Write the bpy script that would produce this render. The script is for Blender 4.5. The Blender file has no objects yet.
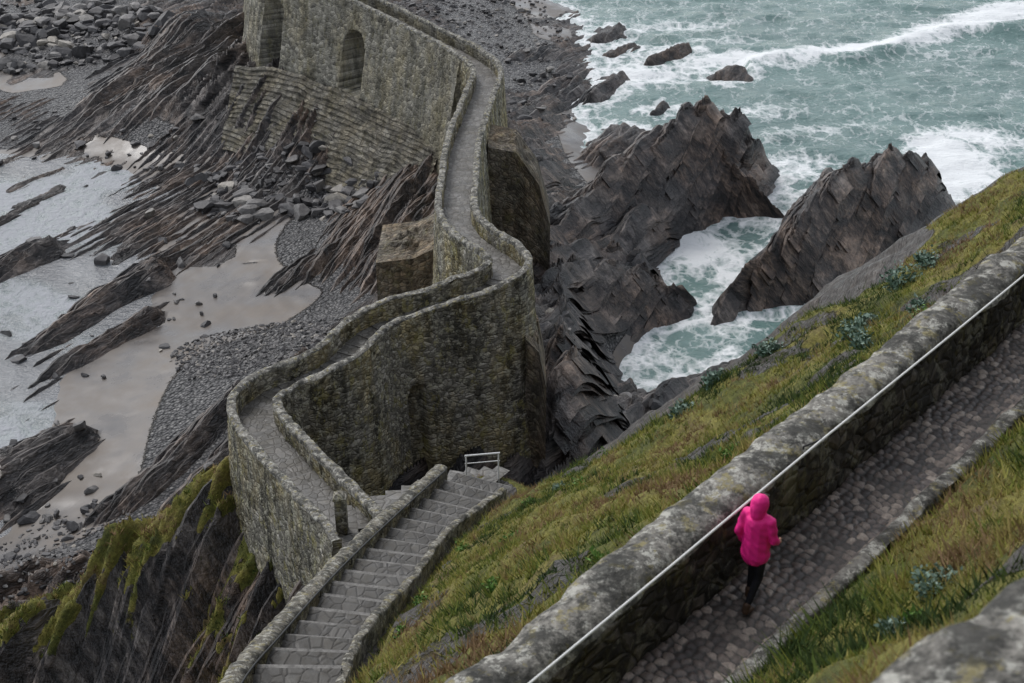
import bpy, math, numpy as np, random
from mathutils import Vector
rng=np.random.default_rng(7); random.seed(7)
D=bpy.data; S=bpy.context.scene; COL=S.collection

# ---------------------------------------------------------------- noise
def _h(ix,iy,seed):
    h=(ix.astype(np.int64)*374761393+iy.astype(np.int64)*668265263+seed*974634777)&0xffffffff
    h=((h^(h>>13))*1274126177)&0xffffffff
    h=((h^(h>>15))*2246822519)&0xffffffff
    return ((h^(h>>16))&0xffffff)/float(0xffffff)
def vn(x,y,seed=0):
    x=np.asarray(x,float);y=np.asarray(y,float)
    ix=np.floor(x);iy=np.floor(y);fx=x-ix;fy=y-iy
    fx=fx*fx*fx*(fx*(fx*6-15)+10);fy=fy*fy*fy*(fy*(fy*6-15)+10)
    a=_h(ix,iy,seed);b=_h(ix+1,iy,seed);c=_h(ix,iy+1,seed);d=_h(ix+1,iy+1,seed)
    return (a*(1-fx)+b*fx)*(1-fy)+(c*(1-fx)+d*fx)*fy
def fbm(x,y,seed=0,o=4,g=.5):
    s=0;a=1;t=0
    for i in range(o):
        s=s+a*vn(x,y,seed+i*13);t+=a;a*=g
        x,y=(x*.8+y*.6)*2.03+7.1,(-x*.6+y*.8)*2.03+3.3
    return s/t
def sst(a,b,x):
    t=np.clip((x-a)/(b-a),0,1);return t*t*(3-2*t)

# ---------------------------------------------------------------- layout (metres)
BR=[(-5.5,41.4,16.95),(-6.1,42.8,16.7),(-6.9,44.2,16.5),(-9.3,48.4,15.8),(-11.4,52.6,15.2),(-11.2,55.0,15.0),(-8.4,57.4,15.3),(-6.9,60.2,15.5),(-4.6,61.6,15.8),(-1.9,62.8,16.2),
    (-.3,64.2,16.5),(-.5,66.2,16.4),(-2.3,69.4,16.2),(-3.1,72.5,16.0),(-3.2,78,15.5),(-3.1,85.6,15),(-2.4,94.2,14.5),(-1.9,101,14.3),(-3.6,105.8,14.2),
    (-6.6,110.9,14),(-9.9,116,14),(-13.2,120.4,14),(-17.5,125,14),(-21.3,130,14),(-23.6,135.5,14),(-24.3,142,14),(-26,152,15)]
STC=[(-4.6,19.5,28.6),(-4.85,24.1,27),(-4.65,27.6,25.3),(-4.05,31.2,23.8),(-3.25,35.5,22),(-2.15,39.2,20.6),(-.8,42.4,19.4)]
STW=[(-6.2,18.5,29.8),(-6.3,23.06,28),(-6.0,26.7,26.3),(-5.26,31.9,24.1),(-4.03,37.4,22),(-2.6,42.5,20.25)]
STK=[(-3.6,19.5,28.7),(-3.96,24.1,27),(-3.69,28.4,25.1),(-2.86,32.4,23.3),(-2.04,37,21.5),(-.3,41.4,19.8)]
PA0=np.array((.72,10.15));PD=np.array((.655,.7556));PN=np.array((.7556,-.655)) # wall inner base line, direction, right side
def pl(s,o): return PA0+PD*s+PN*o
def crom(P,ds):
    P=np.array(P,float);Q=np.vstack([2*P[0]-P[1],P,2*P[-1]-P[-2]]);out=[]
    for i in range(1,len(Q)-2):
        n=max(2,int(np.linalg.norm(Q[i+1][:2]-Q[i][:2])/ds)+1)
        t=np.linspace(0,1,n,endpoint=False)[:,None]
        a,b,c,d=Q[i-1],Q[i],Q[i+1],Q[i+2]
        out.append(.5*((2*b)+(-a+c)*t+(2*a-5*b+4*c-d)*t*t+(-a+3*b-3*c+d)*t**3))
    out.append(P[-1:]);R=np.vstack(out)
    s=np.r_[0,np.cumsum(np.linalg.norm(np.diff(R[:,:2],axis=0),axis=1))]
    m=max(2,int(s[-1]/ds));ss=np.linspace(0,s[-1],m)
    return np.stack([np.interp(ss,s,R[:,k]) for k in range(R.shape[1])],1),ss

CP=[# hillside
(0,-30,56),(0,-4,49.5),(0,0,48),(-6,-2,48),(1.6,4.6,45.1),(2.6,5.6,45),(5,7.5,44.8),(10,8,46),(20,10,48),(6.5,12.6,41.8),(4,9.5,42.2),(11,17,42),(16,24,41),
(-1,7.3,40.1),(-4,3.5,40.6),(2.0,10.2,40.2),(3.9,12.2,40.1),(7.2,16,40),(12,21.5,39.7),(-9,1,40),
(-.8,9.6,39.2),(.6,11.6,39.1),(3.2,14.9,38.8),(7,19.3,38.5),(12,25,38.1),(20,33,37),(-3.5,6.5,39.5),(-5,12,35),(-2,17.5,33.6),(.5,18,35),(3,20,35.6),
(-3.5,24,27.3),(-3.2,28.4,25.2),(-2.4,32.4,23.5),(-1.5,37,21.6),(.2,41.2,19.7),(-6.8,23,26.2),(-6.6,27,24.4),(-6,32,22),(-4.8,37.5,19.8),(-3.2,42.6,18.4),(-7,17,29),
(1.2,30,27.8),(5.2,30,29.9),(8.3,30,32.2),(12.5,30,34.7),(1.8,42.5,19.5),(4,42.5,21.0),(6.6,42,23.6),(10.4,42,27.6),(16.5,42,32.2),(26,44,35.7),(1,24,31.5),(5,23,34.5),
(3.2,48,12),(6,49,13),(10,50,16),(18,52,21),(28,55,25),(3,55,6),(8,60,1.5),(14,64,.5),(24,68,-1),(40,72,-3),(8,68,-3),(20,78,-6),(40,84,-6),(0,47,14),(0,52,8),(-4.5,48,11),
(-9.5,24,18),(-10,30,13),(-9.5,36,10.5),(-8.3,40.5,11.5),(-14,30,5),(-15,40,4),(-20,30,3),(-20,42,2),(-25,45,.6),(-12.5,44,7.2),(-9.6,44,10.5),(-8,42.7,13.5),(-6,43,15.8),(-5.6,41,16.2),(-3.5,43.8,16.9),(-1.4,43.6,18.2),
(-10.5,48,10.5),(-13.3,53.6,12.5),(-17.9,51.3,10.2),(-23.4,49.2,6.2),(-28,47,3),(-36,45,-1),(-18.6,46.8,4),(-23,44.6,1.5),(-17,57,3),(-22,55,2.2),(-13.6,60,4),(-25.6,58,3),(-30,56,1.2),
(-9.2,56.4,8),(-7.3,56.2,8),(-4,59.3,7.3),(.4,61,6.6),(2,66,7),(2.5,72,6),(-12,60,5.5),(-9.5,64,4.8),(-9,70,4.5),(-9.5,80,4),(-6,76,7),(2.6,90,6),(1,80,7),(3,97,4),(2,105,3.5),(-4,90,6.5),(-8.5,90,2.5),
(-5,105,6.5),(-14.5,117.5,6.2),(-21.5,125,6),(-27,126,4),(-10,124,6),(-2,114,3),(-6,130,3),(-16,138,4),(-26,134,6),(-34,146,5),
# beach
(-52,90,-.35),(-42,80,-.3),(-36,62,-.3),(-62,110,-.3),(-31,75,-.18),(-27.5,90,-.02),(-20,96,.45),(-14,93,.8),(-15,86,1.15),(-20.5,82.5,1.0),(-25,66,.4),(-27,60,.9),
(-37,120,.1),(-50,131,.25),(-26,118,.55),(-15,109,1),(-40,146,1.2),(-62,165,1),(-30,142,2),(-80,150,-.3),(-85,100,-2),(-32,102,-.02),(-45,100,-.25),(-27,107,.3),
(-1,145,1.3),(5,158,.4),(-10,180,1.5),(5,140,.3),(12,172,-1),(-35,185,1.5),
(10,134,-.8),(20,140,-1.5),(23,170,-2),(60,170,-3),(44,111,-3),(60,70,-3),(9,120,-.5),(15,91,-2),(15.5,103,-2.4),(12,85,-2.2),(9,82,-2),(20,125,-1.5),(18,88,-2),(30,95,-2.5),(18,98,-2),
(-120,100,-5),(-100,30,-5),(120,100,-8),(110,45,-5),(50,300,-8),(-50,300,-5),(-150,200,-5),(60,10,40),(45,28,37),(-60,0,5),(-18,0,32),(-30,20,8),(60,50,15)]
CP=np.array(CP,float)
def _A(a,b): return np.sqrt((a[:,None,0]-b[None,:,0])**2+(a[:,None,1]-b[None,:,1])**2+.3)
n=len(CP);A=np.zeros((n+1,n+1));A[:n,:n]=-_A(CP,CP);A[:n,n]=1;A[n,:n]=1
W=np.linalg.solve(A,np.r_[CP[:,2],0])
def base(x,y):
    P=np.stack([x,y],1);o=np.empty(len(x))
    for i in range(0,len(x),20000):
        o[i:i+20000]=-_A(P[i:i+20000],CP)@W[:n]+W[n]
    return o
# rock ridges: crest polyline, slope to the left / right of travel
RG=[([(-41,130,2.0),(-35,140,3.5),(-29,150,4.5)],.55,.75),([(-38,124,1.2),(-30,134,3.6),(-27,142,4.6)],.6,.8),
([(-18.6,92.5,.5),(-12,99.5,2.4),(-5.4,105,4.6)],.7,.9),
([(-34.5,85,.4),(-30.5,91.5,1.2),(-27.6,97,1.7)],.8,.9),([(-31.5,82,.3),(-26,90,1.2)],.8,.8),
([(-43,92,.6),(-37,101,1.4)],.7,.8),([(-33.5,63.5,1.4),(-30,70,2.0),(-27,74,1.3)],.6,.8),
([(-23.4,66,1.2),(-18,73.5,3.0),(-13.3,77.2,4.0)],.8,.7),([(-20,66,1.6),(-14,72,4.0)],.8,.8),
([(2.4,95.5,4.6),(10.2,104.7,6.8),(14.5,110,8.2),(17.2,112.6,8.2),(19.6,114.2,6.2),(22.5,115.5,1.0)],1.15,2.0),
([(6,95,3.0),(11,101.5,3.2)],1.2,2.0),([(18,110,4.5),(20.5,108.6,2.4)],1.4,1.9),
([(15.5,89.5,1.0),(18,92.8,3.2),(21.3,95.5,5.2),(26,101,6.7),(30,105.6,6.5),(34,108.6,5.2),(36.6,110.5,.8)],1.5,1.7),
([(23,105,1.6),(27,110,3.4),(32,114,2.6)],1.3,1.3),
([(3.2,86.8,6.4),(8,90,4.4),(13,91.3,1.8)],1.3,1.9),([(4,92.5,4.8),(8.5,95.5,3.0)],1.3,1.5),
([(2.4,67.7,4.4),(8,74.7,2.8),(12,79,1.6),(15.5,84,.8)],.9,.9),([(6,69,2.4),(12,76,1.6)],.9,.9),
([(2,65,10),(3.2,71,9.2),(3.8,78,6.6),(3,86,6.2)],1.5,1.9),
([(-2,124,2.2),(4,133,1.4)],.5,.6),([(0,118,3.2),(3,128,1.9)],.6,.7),([(-3,140,1.6),(4,150,1.0)],.3,.35),([(1,108,4.0),(2,118,2.7)],.7,.8),
([(14,146.5,.8),(19,151,1.1)],.8,.8),([(21,142,.7),(24.5,144,.8)],.6,.6),([(14,132,.5),(15.5,134,.6)],1,1),([(10,149,.5),(13,153,.6)],.7,.7),
([(-23,47.5,4.5),(-17,51,9.8),(-12,54,12.5)],1.0,.9),([(-28,54,3.2),(-22,58,3.6)],.7,.8)]
rr=random.Random(3)
for i in range(34):
    x=rr.uniform(-38,-17);y=rr.uniform(98,124)
    if x+ (y-100)*.1>-18 : continue
    L=rr.uniform(4,9);h=rr.uniform(.15,.45)
    RG.append(([(x,y,h*.8),(x+.5*L,y+.86*L,h+.1)],.5,.8))
for i in range(26):
    x=rr.uniform(-66,-38);y=rr.uniform(102,140);L=rr.uniform(4,10);h=rr.uniform(.1,.4)
    RG.append(([(x,y,h*.8),(x+.5*L,y+.86*L,h)],.5,.8))
for i in range(12):
    x=rr.uniform(-2,10);y=rr.uniform(120,160);L=rr.uniform(4,9);h=rr.uniform(.5,1.3)
    RG.append(([(x,y,h*.8),(x+.5*L,y+.85*L,h)],.5,.7))
for i in range(6):
    x=rr.uniform(2,9);y=rr.uniform(66,78);L=rr.uniform(3,5);h=rr.uniform(.8,1.8)
    RG.append(([(x,y,h),(x+.62*L,y+.78*L,h*.6)],.8,1))
def ridges(x,y):
    o=np.full(len(x),-50.)
    wx=(fbm(x*.22,y*.22,51,3)-.5)*2.4;wy=(fbm(x*.22,y*.22,61,3)-.5)*2.4
    X=x+wx;Y=y+wy
    for P,sl,sr in RG:
        P=np.array(P);best=np.full(len(x),-50.)
        bb=12
        m=(X>P[:,0].min()-bb)&(X<P[:,0].max()+bb)&(Y>P[:,1].min()-bb)&(Y<P[:,1].max()+bb)
        if not m.any(): continue
        xm=X[m];ym=Y[m];b=np.full(len(xm),-50.)
        for a,c in zip(P[:-1],P[1:]):
            d=c-a;L=np.hypot(d[0],d[1]);ux,uy=d[0]/L,d[1]/L
            t=(xm-a[0])*ux+(ym-a[1])*uy;s=-(xm-a[0])*uy+(ym-a[1])*ux
            tc=np.clip(t,0,L);e=np.abs(t-tc)
            b=np.maximum(b,a[2]+d[2]*tc/L-np.where(s>0,s*sl,-s*sr)-e*1.1)
        best[m]=b;o=np.maximum(o,best)
    return o
def polyd(x,y,P):
    P=np.array(P);bd=np.full(len(x),1e9);bz=np.zeros(len(x))
    for a,c in zip(P[:-1],P[1:]):
        d=c-a;L2=d[0]**2+d[1]**2
        t=np.clip(((x-a[0])*d[0]+(y-a[1])*d[1])/L2,0,1)
        dd=np.hypot(x-a[0]-d[0]*t,y-a[1]-d[1]*t);m=dd<bd
        bd=np.where(m,dd,bd);bz=np.where(m,a[2]+d[2]*t,bz)
    return bd,bz
PATHC=[tuple(pl(-14,.4))+(40.05,),tuple(pl(20,.4))+(39.9,)]
def saw(t,k=.2):
    f=t-np.floor(t);return np.where(f<k,f/k,(1-f)/(1-k))
def T(x,y,full=False):
    x=np.asarray(x,float).ravel();y=np.asarray(y,float).ravel()
    b=base(x,y);bx=base(x+.6,y);by=base(x,y+.6)
    slope=np.hypot(bx-b,by-b)/.6
    r=ridges(x,y)
    z=np.maximum(b,r)+.25*np.exp(-np.abs(b-r)*2)*(r>-20)*(b>1.5)
    isr=sst(-.1,.2,r-b)
    hill=sst(15.5,18.5,b)*sst(47.5,45,y)
    low=sst(2.6,1.5,b)
    n1=fbm(x*.1,y*.1,5,3)
    patch=sst(.62,.68,fbm(x*.12,y*.12,9,4))*(y>98)*.8
    rock=np.clip(np.maximum(isr,1-low)+patch,0,1)*(1-hill)
    # dipping strata, strike (.5,.86)
    q=x*.86-y*.5+(fbm(x*.07,y*.07,21,3)-.5)*1.6
    l=x*.5+y*.86
    blk=np.floor(l/2.6+vn(q*.5,l*0,8)*4)
    off=_h(blk,np.floor(q*.4),77)
    s=(saw(q/2.6+n1)-.5)*1.15+(saw(q/1.05+off*.3)-.5)*1.05
    cliff=sst(1.0,5,z)
    amp=rock*(.25+.85*cliff)*(.35+1.2*fbm(q*.5,l*.14,31,3))
    z=z+amp*s+rock*(fbm(q*1.1,l*.14,41,4)-.5)*1.9*(.22+.85*cliff)+rock*(off-.5)*.4*cliff+rock*(fbm(x*.9,y*.9,43,4)-.5)*.6*(.3+.6*cliff)
    z=z+(1-rock)*(1-hill)*(fbm(x*.25,y*.25,45,4)-.5)*.3
    # hillside tussocks
    tus=fbm(x*1.6,y*1.1,71,4)
    z=z+hill*((tus-.5)*.55+(fbm(x*.35,y*.35,73,3)-.5)*.9)
    gr=hill*sst(1.75,1.3,slope)
    ye=37.2+.28*(x-6)+(fbm(x*.35,y*.35,81,4)-.5)*5
    gr=gr*(1-sst(-.3,.5,y-ye)*sst(1.5,3.5,x))
    bare=sst(.58,.65,fbm(x*.38,y*.55,91,4));gr=gr*(1-.6*bare)
    oc=np.exp(-(((x-4.3)/.9)**2+((y-8.3)/.9)**2))+np.exp(-(((x-7.2)/1.3)**2+((y-12.6)/.8)**2))
    z=z+oc*.35*(fbm(x*3,y*3,95,4)-.2);gr=gr*(1-sst(.3,.6,oc*(.6+.8*vn(x*4,y*4,4))))
    g2=(1-hill)*sst(3.2,5,b)*(y<59)*np.maximum(sst(2.0,1.2,slope)*sst(.46,.54,fbm(x*.45,y*.45,99,4)),sst(2.3,1.2,polyd(x,y,[(-10,50.5,12),(-13.3,53.6,12.5),(-17.9,51.6,10.2),(-24,49.4,6)])[0]+(fbm(x*.8,y*.8,98,3)-.5)*2.5))*(x<0)
    gr=np.clip(gr+g2,0,1)
    # corridors
    d,pz=polyd(x,y,PATHC);k=sst(1.0,.65,d);z=z*(1-k)+(pz-.12)*k;gr=gr*(1-sst(.65,.5,d))
    d,pz=polyd(x,y,STC);k=sst(1.9,1.2,d);z=z*(1-k)+(pz-.45)*k;gr=gr*(1-sst(1.1,.9,d))
    d,pz=polyd(x,y,BR[2:]);k=sst(3,1.2,d);z=z*(1-k)+np.minimum(z,pz-1.5)*k
    if not full: return z
    grav=low*(1-rock)*np.clip(sst(.62,.9,b)+sst(.52,.62,fbm(x*.1,y*.1,33,3))*(y>118),0,1)
    sand=low*(1-rock)*(1-grav)
    return z,gr,sand,grav

# ---------------------------------------------------------------- mesh helpers
def mkmesh(name,V,F,mat=None,uv=None,smooth=True,attrs=None,parent=None):
    V=np.asarray(V,np.float32);F=np.asarray(F,np.int32);k=F.shape[1]
    me=D.meshes.new(name);me.vertices.add(len(V));me.vertices.foreach_set('co',V.ravel())
    me.loops.add(F.size);me.loops.foreach_set('vertex_index',F.ravel())
    me.polygons.add(len(F));me.polygons.foreach_set('loop_start',np.arange(0,F.size,k,dtype=np.int32))
    me.polygons.foreach_set('loop_total',np.full(len(F),k,np.int32))
    me.update(calc_edges=True)
    me.polygons.foreach_set('use_smooth',np.full(len(F),smooth))
    if uv is not None:
        u=me.uv_layers.new(name='UVMap');u.data.foreach_set('uv',np.asarray(uv,np.float32)[F.ravel()].ravel())
    for a,v in (attrs or {}).items():
        at=me.attributes.new(a,'FLOAT','POINT');at.data.foreach_set('value',np.asarray(v,np.float32))
    ob=D.objects.new(name,me);COL.objects.link(ob)
    if mat: me.materials.append(mat)
    if parent: ob.parent=parent
    return ob
def gridF(nu,nv):
    i=np.arange(nu-1)[:,None];j=np.arange(nv-1)[None,:];a=(i*nv+j).ravel()
    return np.stack([a,a+nv,a+nv+1,a+1],1)
def empty(name,loc=(0,0,0)):
    e=D.objects.new(name,None);COL.objects.link(e);e.location=loc;return e
def axis(segs):
    o=[]
    for a,b,s in segs: o.append(np.arange(a,b-s*.4,s))
    return np.r_[np.concatenate(o),segs[-1][1]]

# ---------------------------------------------------------------- materials
class M:
    def __init__(s,name,rough=.8,spec=.3):
        s.m=D.materials.new(name);s.m.use_nodes=True;s.t=s.m.node_tree;s.b=s.t.nodes['Principled BSDF']
        s.b.inputs['Roughness'].default_value=rough;s.b.inputs['Specular IOR Level'].default_value=spec
    def n(s,ty,ins={},**p):
        x=s.t.nodes.new(ty)
        for k,v in p.items(): setattr(x,k,v)
        for k,v in ins.items(): s.set(x.inputs[k],v)
        return x
    def set(s,i,v):
        if isinstance(v,bpy.types.NodeSocket): s.t.links.new(v,i)
        elif i.type=='RGBA' and not hasattr(v,'__len__'): i.default_value=(v,v,v,1)
        else: i.default_value=v
    def pos(s): return s.n('ShaderNodeNewGeometry').outputs['Position']
    def uv(s): return s.n('ShaderNodeTexCoord').outputs['UV']
    def at(s,a): return s.n('ShaderNodeAttribute',attribute_name=a).outputs['Fac']
    def math(s,o,a,b=0,c=False):
        x=s.n('ShaderNodeMath',{0:a,1:b},operation=o);x.use_clamp=c;return x.outputs[0]
    def scale(s,v,xyz): return s.n('ShaderNodeVectorMath',{0:v,1:xyz},operation='MULTIPLY').outputs[0]
    def add(s,v,w): return s.n('ShaderNodeVectorMath',{0:v,1:w},operation='ADD').outputs[0]
    def dot(s,v,w): return s.n('ShaderNodeVectorMath',{0:v,1:w},operation='DOT_PRODUCT').outputs['Value']
    def noise(s,v,sc,d=5,r=.55,out='Fac',dist=0): return s.n('ShaderNodeTexNoise',{'Vector':v,'Scale':sc,'Detail':min(d,5),'Roughness':r,'Distortion':dist}).outputs[out]
    def vor(s,v,sc,f='F1',out='Distance',rnd=1): return s.n('ShaderNodeTexVoronoi',{'Vector':v,'Scale':sc,'Randomness':rnd},feature=f).outputs[out]
    def ramp(s,f,st):
        x=s.n('ShaderNodeValToRGB',{'Fac':f});e=x.color_ramp.elements
        while len(e)<len(st): e.new(.5)
        for i,(p,c) in enumerate(st):
            e[i].position=p;e[i].color=(c,c,c,1) if not isinstance(c,tuple) else (*c,1)
        return x.outputs['Color']
    def mix(s,f,a,b,bl='MIX'):
        x=s.n('ShaderNodeMix',data_type='RGBA',blend_type=bl);s.set(x.inputs['Factor'],f)
        for k,v in ((6,a),(7,b)):
            if isinstance(v,tuple) and len(v)==3: v=(*v,1)
            s.set(x.inputs[k],v)
        return x.outputs[2]
    def bump(s,h,st=.5,d=.05,nrm=None):
        i={'Height':h,'Strength':st,'Distance':d}
        if nrm is not None: i['Normal']=nrm
        return s.n('ShaderNodeBump',i).outputs[0]
    def fin(s,col=None,rough=None,nrm=None):
        if col is not None: s.set(s.b.inputs['Base Color'],(*col,1) if isinstance(col,tuple) else col)
        if rough is not None: s.set(s.b.inputs['Roughness'],rough)
        if nrm is not None: s.set(s.b.inputs['Normal'],nrm)
        return s.m

def rock_nodes(m,p):
    q=m.dot(p,(.62,-.36,.70));l=m.dot(p,(.5,.86,0));k=m.dot(p,(-.6,.35,.72))
    v=m.n('ShaderNodeCombineXYZ',{0:m.math('MULTIPLY',q,2.0),1:m.math('MULTIPLY',l,.08),2:m.math('MULTIPLY',k,.4)}).outputs[0]
    st=m.noise(v,1.0,5,.74)
    big=m.noise(p,.13,3);fine=m.noise(p,2.2,5,.7)
    c=m.ramp(st,[(.38,(.009,.009,.010)),(.46,(.036,.032,.032)),(.53,(.078,.068,.063)),(.64,(.20,.178,.162))])
    c=m.mix(m.ramp(big,[(.42,0.),(.62,.8)]),c,m.mix(1,c,(1.4,1.06,.80),'MULTIPLY'))
    c=m.mix(m.ramp(fine,[(.40,.6),(.6,0.)]),c,m.mix(1,c,(.45,.45,.47),'MULTIPLY'))
    h=m.math('ADD',m.math('MULTIPLY',st,3.4),m.math('MULTIPLY',fine,.4))
    return c,h
# terrain
m=M('coast_ground',.75,.4);p=m.pos()
rc,rh=rock_nodes(m,p)
sn=m.noise(p,.25,5,.6);sand=m.ramp(sn,[(.3,(.085,.079,.077)),(.5,(.132,.111,.093)),(.72,(.18,.143,.108))])
vz=m.vor(p,4.2,out='Color');vd=m.vor(p,4.2);vz=m.n('ShaderNodeSeparateColor',{0:vz}).outputs[0]
grv=m.mix(m.ramp(vd,[(.3,0.),(.7,1.)]),m.ramp(vz,[(0,(.05,.048,.05)),(.6,(.13,.125,.125)),(1,(.27,.26,.25))]),(.035,.035,.035))
gn=m.noise(p,.55,5,.6);gf=m.noise(m.scale(p,(1,.6,1)),7,5,.7)
g=m.ramp(gn,[(.30,(.05,.06,.018)),(.43,(.115,.122,.024)),(.55,(.21,.19,.042)),(.68,(.15,.105,.05))])
g=m.mix(.8,g,m.ramp(gf,[(.3,.3),(.55,1.),(.75,1.7)]),'MULTIPLY')
soil=m.ramp(gf,[(.35,(.035,.03,.027)),(.6,(.09,.08,.071)),(.8,(.15,.137,.123))])
zed=m.n('ShaderNodeSeparateXYZ',{0:p}).outputs[2]
rc=m.mix(m.math('MULTIPLY',m.ramp(m.math('MULTIPLY',zed,.05),[(.85,0.),(.95,1.)]),.8),rc,soil)
edge=m.noise(p,2.5,4,.7)
def thr(a): return m.ramp(m.math('ADD',a,m.math('MULTIPLY',m.math('SUBTRACT',edge,.5),.9)),[(.42,0.),(.56,1.)])
fs,fg,fr=thr(m.at('sand')),thr(m.at('grass')),thr(m.at('gravel'))
c=m.mix(fs,rc,sand);c=m.mix(fr,c,grv);c=m.mix(fg,c,g)
ro=m.mix(fs,m.ramp(edge,[(.4,.35),(.6,.7)]),m.ramp(sn,[(.4,.25),(.6,.5)]));ro=m.mix(fg,ro,.9)
wet=m.n('ShaderNodeMapRange',{'Value':zed,'From Min':.1,'From Max':.9,'To Min':.7,'To Max':1.}).outputs[0]
c=m.mix(m.math('SUBTRACT',1,wet),c,(.03,.03,.032))
hh=m.mix(m.math('MULTIPLY',fs,.97),rh,.5);hh=m.mix(fr,hh,m.math('MULTIPLY',vd,-1.2));hh=m.mix(fg,hh,m.math('MULTIPLY',gf,.8))
G_MAT=m.fin(c,ro,m.bump(hh,1.0,.22))
m=M('strata_rock',.48,.5);p=m.pos();rc,rh=rock_nodes(m,p);r=m.at('rnd')
SLB=m.fin(m.mix(1,rc,m.ramp(r,[(0,.55),(1,1.55)]),'MULTIPLY'),nrm=m.bump(rh,.9,.16))
# sea
m=M('sea_water',.12,.5);p=m.pos();fo=m.at('foam');sh=m.at('shallow')
wp=m.add(p,m.scale(m.noise(p,.35,4,out='Color'),(2.2,2.2,0)))
lace=m.vor(m.scale(wp,(1,.75,0)),.75,'DISTANCE_TO_EDGE');lace=m.ramp(lace,[(0,1.),(.28,0.)])
lace2=m.vor(m.scale(wp,(1,.75,0)),2.2,'DISTANCE_TO_EDGE');lace2=m.ramp(lace2,[(0,1.),(.3,0.)])
fbn=m.noise(m.scale(p,(1,.7,0)),.5,5,.7)
tex=m.math('ADD',m.math('MULTIPLY',lace,.24),m.math('ADD',m.math('MULTIPLY',lace2,.15),m.math('MULTIPLY',fbn,.82)))
ff=m.ramp(m.math('ADD',tex,m.math('SUBTRACT',fo,1.0)),[(.0,0.),(.34,1.)])
deep=m.ramp(m.noise(p,.06,4,.6),[(.35,(.06,.135,.122)),(.65,(.11,.205,.185))])
sandy=m.ramp(m.noise(p,.2,5,.6),[(.35,(.11,.11,.118)),(.65,(.185,.185,.197))])
cw=m.mix(sh,deep,sandy);cw=m.mix(m.ramp(fo,[(.0,0.),(.8,.5)]),cw,(.24,.33,.32))
c=m.mix(ff,cw,m.mix(sh,(.80,.82,.82),(.36,.37,.39)))
hb=m.math('ADD',m.noise(m.scale(p,(1,1.8,0)),.9,5,.65),m.math('MULTIPLY',ff,.25))
SEA=m.fin(c,m.mix(ff,.16,.75),m.bump(hb,.75,.35))
# rubble masonry
def masonry(name,su,sv,cols,mort,stain,stf=.5,lich=0.,bd=.05,dark=.75):
    m=M(name,.85,.25);u=m.uv();p=m.pos()
    w=m.add(u,m.scale(m.noise(u,2.5,2,out='Color'),(.16,.16,0)))
    v=m.scale(w,(su,sv,1))
    cc=m.n('ShaderNodeSeparateColor',{0:m.vor(v,1.,out='Color')}).outputs[0];e=m.vor(v,1.,'DISTANCE_TO_EDGE')
    c=m.ramp(cc,cols);f=m.noise(p,9,4,.7);c=m.mix(.8,c,m.ramp(f,[(.3,.45),(.7,1.45)]),'MULTIPLY')
    c=m.mix(m.ramp(e,[(.02,1.),(.11,0.)]),c,mort)
    b=m.noise(m.scale(p,(1,1,.45)),.45,5,.65);c=m.mix(m.ramp(b,[(.45,0.),(.6,stf)]),c,m.mix(1,c,stain,'MULTIPLY'))
    d=m.noise(m.add(m.scale(p,(1,1,.22)),(9,4,2)),.7,5,.74);c=m.mix(m.ramp(d,[(.47,0.),(.60,dark)]),c,m.mix(1,c,(.28,.28,.26),'MULTIPLY'))
    if lich: 
        lf=m.noise(p,2.6,5,.80);c=m.mix(m.ramp(lf,[(.53,0.),(.59,lich)]),c,(.47,.45,.35))
        lf=m.noise(m.add(m.scale(p,(1,1,.6)),(3,3,3)),1.6,5,.80);c=m.mix(m.ramp(lf,[(.54,0.),(.62,lich*.8)]),c,(.32,.285,.10))
    h=m.math('ADD',m.ramp(e,[(0,0.),(.2,1.)]),m.math('MULTIPLY',f,.7))
    return m.fin(c,nrm=m.bump(h,.9,bd))
RUB=masonry('bridge_rubble',3.2,5.0,[(0,(.10,.095,.08)),(.5,(.225,.21,.175)),(.85,(.35,.33,.28)),(1,(.54,.51,.45))],(.155,.145,.12),(1.25,1.08,.62),.75,.65,dark=.9)
FAR=masonry('facade_stone',1.8,3.2,[(0,(.10,.094,.082)),(.5,(.20,.19,.16)),(1,(.37,.35,.30))],(.20,.19,.16),(1.1,1.0,.74),.6,.2)
SHD=masonry('painted_shade_recess_stone',1.8,3.2,[(0,(.02,.019,.017)),(.5,(.045,.041,.036)),(1,(.08,.073,.065))],(.04,.037,.033),(1.1,1.0,.75),.6,0)  # facade stone with the shade inside arches and openings painted into its colour
BRN=masonry('buttress_stone',2.6,3.6,[(0,(.085,.075,.063)),(.5,(.16,.138,.11)),(1,(.28,.24,.19))],(.115,.10,.082),(1.15,.94,.68),.6,.2)
APR=masonry('apron_stone',1.6,2.4,[(0,(.08,.074,.063)),(.5,(.15,.139,.117)),(1,(.25,.234,.20))],(.09,.083,.07),(1.1,1.0,.78),.6,.12)
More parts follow.
